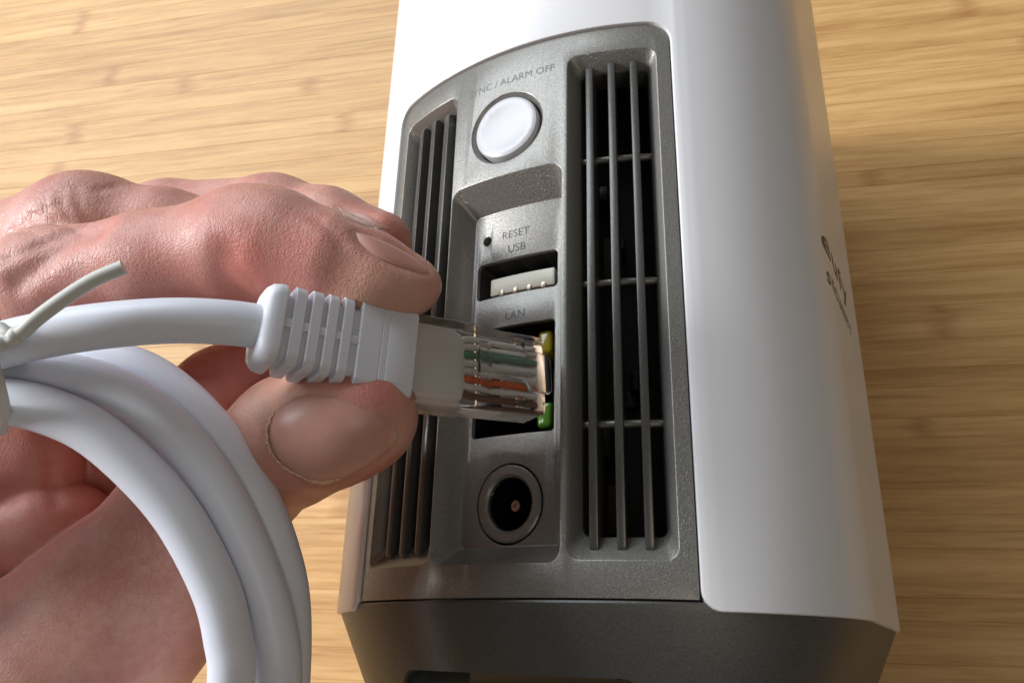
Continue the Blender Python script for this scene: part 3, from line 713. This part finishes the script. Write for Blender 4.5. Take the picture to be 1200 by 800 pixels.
def grad(X):
    e = .05
    g_ = np.stack([hand_sdf(X + np.eye(3)[i] * e) - hand_sdf(X - np.eye(3)[i] * e) for i in range(3)], 1)
    return g_ / np.maximum(np.linalg.norm(g_, axis=1), 1e-6)[:, None]
inner = np.all((V > lo + 2 * H) & (V < lo + (nn - 3) * H), axis=1)
for _ in range(2):
    V[inner] -= grad(V[inner]) * hand_sdf(V[inner])[:, None] * .9
G = grad(V)
def trace_many(pts):
    pts = np.asarray(pts, float)
    r = np.stack([(pts[:, 0] - 600) / FPX, (pts[:, 1] - 400) / FPX, np.ones(len(pts))], 1); ln = np.linalg.norm(r, axis=1); t = np.full(len(pts), 84.)
    d = np.ones(len(pts))
    for _ in range(90):
        act = (np.abs(d) > .01) & (t < 165)
        if not act.any(): break
        d[act] = hand_sdf(r[act] * t[act][:, None]); t[act] += d[act] * .85 / ln[act]
    return [p if q < 160 else None for p, q in zip(r * t[:, None], t)]
def trace(px, py): return trace_many([(px, py)])[0]
def polyline(pts, n=10):
    P2 = catmull([(x, y_, 0) for x, y_ in pts], n)
    return np.array([o for o in trace_many(P2[:, :2]) if o is not None])
def dist_poly(X, pl):
    d = np.full(len(X), 1e9)
    for a, b_ in zip(pl[:-1], pl[1:]):
        if np.linalg.norm(b_ - a) > 6: continue
        ba = b_ - a; t = np.clip(((X - a) @ ba) / max(ba @ ba, 1e-9), 0, 1)
        d = np.minimum(d, np.linalg.norm(X - a - t[:, None] * ba, axis=1))
    return d
creases = [  # (pixel polyline, depth mm, width mm)
    ([(264, 292), (262, 312), (272, 332), (288, 346)], .32, 1.6),        # index: fold under the middle joint
    ([(272, 300), (284, 318), (300, 332)], .15, .7),
    ([(20, 330), (48, 306), (80, 283), (118, 268)], .6, 1.5),             # fold at the base of the index
    ([(10, 302), (40, 290), (70, 276), (100, 264)], .35, .9),
    ([(360, 250), (385, 268), (405, 284)], .10, .6), ([(372, 258), (392, 280), (400, 296)], .08, .5),
    ([(150, 640), (172, 628), (196, 624)], .10, .5), ([(150, 662), (180, 648), (206, 645)], .14, .5), ([(140, 688), (175, 672), (214, 668)], .10, .6),
    ([(168, 620), (176, 660), (170, 700)], .07, .45), ([(186, 618), (196, 660), (192, 700)], .07, .45),
    ([(62, 540), (60, 565), (66, 588)], .4, .9),
    ([(30, 256), (50, 246), (72, 238)], .14, .5), ([(36, 252), (70, 262), (96, 270)], .22, .7), ([(70, 224), (72, 240), (84, 262)], .12, .45), ([(12, 270), (34, 272), (50, 282)], .15, .5), ([(52, 236), (54, 248), (66, 262)], .12, .45), ([(90, 218), (92, 238), (104, 262)], .1, .45),
    ([(116, 222), (126, 219), (136, 218)], .25, .7),
]
nails = {
    'thumb': [(313, 512), (316, 494), (328, 478), (346, 467), (366, 463), (392, 466), (420, 477), (445, 491), (464, 506), (464, 518), (448, 534), (422, 551), (396, 564), (374, 568), (350, 561), (330, 545), (318, 530)],
    'index': [(417, 271), (430, 275), (450, 282), (470, 292), (489, 304), (502, 316), (496, 319), (480, 315), (462, 309), (446, 302), (431, 292), (421, 281)],
    'ring': [(398, 243), (410, 247), (428, 252), (446, 260), (458, 268), (448, 268), (432, 266), (416, 262), (404, 254)],
}
Gs = np.zeros(len(V))
for pts, dep, wd in creases:
    pl = polyline(pts)
    if len(pl) < 2: continue
    d = dist_poly(V, pl); Gs -= dep * np.exp(-(d / wd) ** 2)
    if dep > .3: Gs += dep * .28 * np.exp(-((d - wd * 2.0) / wd) ** 2)
def in_poly(x, y_, poly):
    r = np.zeros(len(x), bool); n = len(poly)
    for i in range(n):
        (x0, y0), (x1, y1) = poly[i], poly[(i + 1) % n]
        r ^= ((y0 > y_) != (y1 > y_)) & (x < (x1 - x0) * (y_ - y0) / (y1 - y0 + 1e-12) + x0)
    return r
VX = V[:, 0] / V[:, 2] * FPX + 600; VY = V[:, 1] / V[:, 2] * FPX + 400
for nm, pts in nails.items():
    pl = polyline(pts + pts[:1], 4); d = dist_poly(V, pl); k = {'thumb': .36, 'index': .4, 'ring': .12}[nm]
    ins2 = in_poly(VX, VY, pts) & (d < 9)
    sd = np.where(ins2, -d, d)
    Gs += k * np.where(sd < .15, -.45 * np.exp(-(np.minimum(sd - .15, 0) / 3.) ** 2) , -.45 * np.exp(-((sd - .15) / .35) ** 2) + .20 * np.exp(-((sd - 1.3) / .7) ** 2)) * (d < 8)
V2 = V + G * Gs[:, None]
# pigment and relief masks
def gauss(spots):
    o_ = np.zeros(len(V))
    for px, py, d, r, s in spots:
        p = trace(px, py)
        if p is None: p = P(px, py, d)
        o_ = np.maximum(o_, s * np.exp(-(np.linalg.norm(V - p, axis=1) / r) ** 2))
    return o_
red = gauss([(282, 302, 100, 5.5, .75), (300, 285, 98, 5, .45), (345, 290, 98, 5.5, .55), (440, 448, 98, 6, .65), (400, 440, 98, 6, .5), (465, 470, 98, 4, .4), (380, 545, 95, 9, .45), (270, 440, 118, 14, .45), (250, 330, 100, 8, .3), (450, 285, 103, 4, .35), (455, 272, 118, 5, .5),
             (30, 560, 112, 12, .45), (60, 630, 110, 12, .35), (110, 575, 120, 10, .4), (200, 330, 102, 10, .35), (110, 285, 105, 6, .4), (330, 590, 100, 10, .4)])
pale = gauss([(480, 350, 100, 5, .7), (440, 345, 99, 6, .55), (330, 455, 97, 6, .5), (300, 470, 98, 6, .5), (470, 500, 98, 3, .4)])
wrk = gauss([(20, 270, 118, 9, 1.), (55, 240, 115, 8, 1.), (90, 235, 115, 8, .8), (5, 295, 112, 9, .8), (60, 290, 108, 7, .6), (185, 645, 100, 6, .8), (160, 680, 98, 8, .6), (215, 640, 100, 5, .6), (120, 262, 112, 5, .5), (390, 275, 100, 4, .5)]) * .6 + .25
axial = np.zeros(len(V)); best = np.full(len(V), 1e9)
for ch in (index, thumb, middle, ring, pinky, curl1, curl2, palm):
    s0 = 0.
    for (a, ra), (b_, rb) in zip(ch[:-1], ch[1:]):
        ba = b_ - a; ln = np.linalg.norm(ba); t = ((V - a) @ ba) / (ln * ln); tc_ = np.clip(t, 0, 1)
        q = np.linalg.norm(V - a - tc_[:, None] * ba, axis=1) - (ra + (rb - ra) * tc_)
        m_ = q < best; best[m_] = q[m_]; axial[m_] = (s0 + t * ln)[m_]; s0 += ln
horg = cam2w(P(-200, 700, 140))
me = bpy.data.meshes.new('hand'); me.from_pydata((cam2w(V2) - horg).tolist(), [], F.tolist())
me.update()
bm = bmesh.new(); bm.from_mesh(me); bmesh.ops.recalc_face_normals(bm, faces=bm.faces[:]); bm.to_mesh(me); bm.free()
for p_ in me.polygons: p_.use_smooth = True
for nm, arr in (('red', red), ('pale', pale), ('wrinkle', np.clip(wrk, 0, 1)), ('axial', axial)):
    at = me.attributes.new(nm, 'FLOAT', 'POINT'); at.data.foreach_set('value', arr.astype(np.float32))
me.materials.append(M_skin)
hand = bpy.data.objects.new('hand', me); C.objects.link(hand); hand.location = horg
tag(hand, 'left hand pinching the ribbed cable boot between thumb and index finger', 'hand')
# nails
def in_nail(nm, pts, tipdir, lift):
    cpx = np.mean(pts, axis=0)
    P2 = catmull([(x, y_, 0) for x, y_ in pts + pts[:1]], 4)[:-1, :2]
    rings = []
    for s in (0.02, .25, .45, .62, .76, .87, .94, 1.0):
        rings.append(trace_many(cpx + (P2 - cpx) * s))
    flat = np.array([p for r_ in rings for p in r_ if p is not None])
    c0 = flat.mean(0); u, s_, vt = np.linalg.svd(flat - c0, full_matrices=False); e1, e2, e3 = vt
    if e3[2] > 0: e3 = -e3
    def fitf(a, b_): return np.stack([np.ones_like(a), a, b_, a * a, a * b_, b_ * b_, a ** 3, a * a * b_, a * b_ * b_, b_ ** 3], -1)
    q = flat - c0; co, *_ = np.linalg.lstsq(fitf(q @ e1, q @ e2), q @ e3, rcond=None)
    bm = bmesh.new(); loops = []; tipv = []
    svals = (0.02, .25, .45, .62, .76, .87, .94, 1.0)
    r3 = max(abs(np.array(pts) - cpx).max(0))
    for s, lp_ in zip(svals, rings):
        o_ = []
        for p, pp in zip(lp_, P2):
            if p is None: p = c0
            a, b_ = (p - c0) @ e1, (p - c0) @ e2
            sm = c0 + e1 * a + e2 * b_ + e3 * float(fitf(np.array(a), np.array(b_)) @ co)
            o_.append(tuple(sm + e3 * (lift * (1 - s ** 5) - .10 * s ** 8)))
            tq = ((np.array(pp) - cpx) * s) @ np.array(tipdir); tipv.append(tq)
        loops.append(o_)
    loops.append([tuple(np.array(p) - e3 * .7) for p in loops[-1]]); tipv += tipv[-len(P2):]
    loft(bm, loops)
    mx = max(tipv); tv = np.clip((np.array(tipv) / mx - .86) / .12, 0, 1)
    PW = cam2w(np.array([v.co[:] for v in bm.verts])) - horg
    for v, w_ in zip(bm.verts, PW): v.co = w_
    o = mesh_obj('fingernail', bm, M_nail, hand, ang=80)
    at = o.data.attributes.new('tip', 'FLOAT', 'POINT'); at.data.foreach_set('value', tv.astype(np.float32))
in_nail('thumb', nails['thumb'], _n((1, .05)), .2)
in_nail('index', nails['index'], _n((.85, .5)), .15)
in_nail('ring', nails['ring'], _n((.85, .4)), .12)

# dry cuticle edge along the thumbnail
cp = polyline([(324, 481), (316, 495), (313, 512), (318, 528), (330, 543), (350, 556), (374, 563), (398, 561)], 8)
cp = cp + grad(cp) * .14 + rng.normal(0, .09, cp.shape)
bm = bmesh.new(); tube(bm, cp, list(np.clip(rng.normal(.10, .05, len(cp)), .03, .22)), 7)
PW = cam2w(np.array([v.co[:] for v in bm.verts])) - horg
for v, w_ in zip(bm.verts, PW): v.co = w_
mesh_obj('cuticle', bm, simple('dry_cuticle', (.72, .52, .42), .6), hand, ang=80)
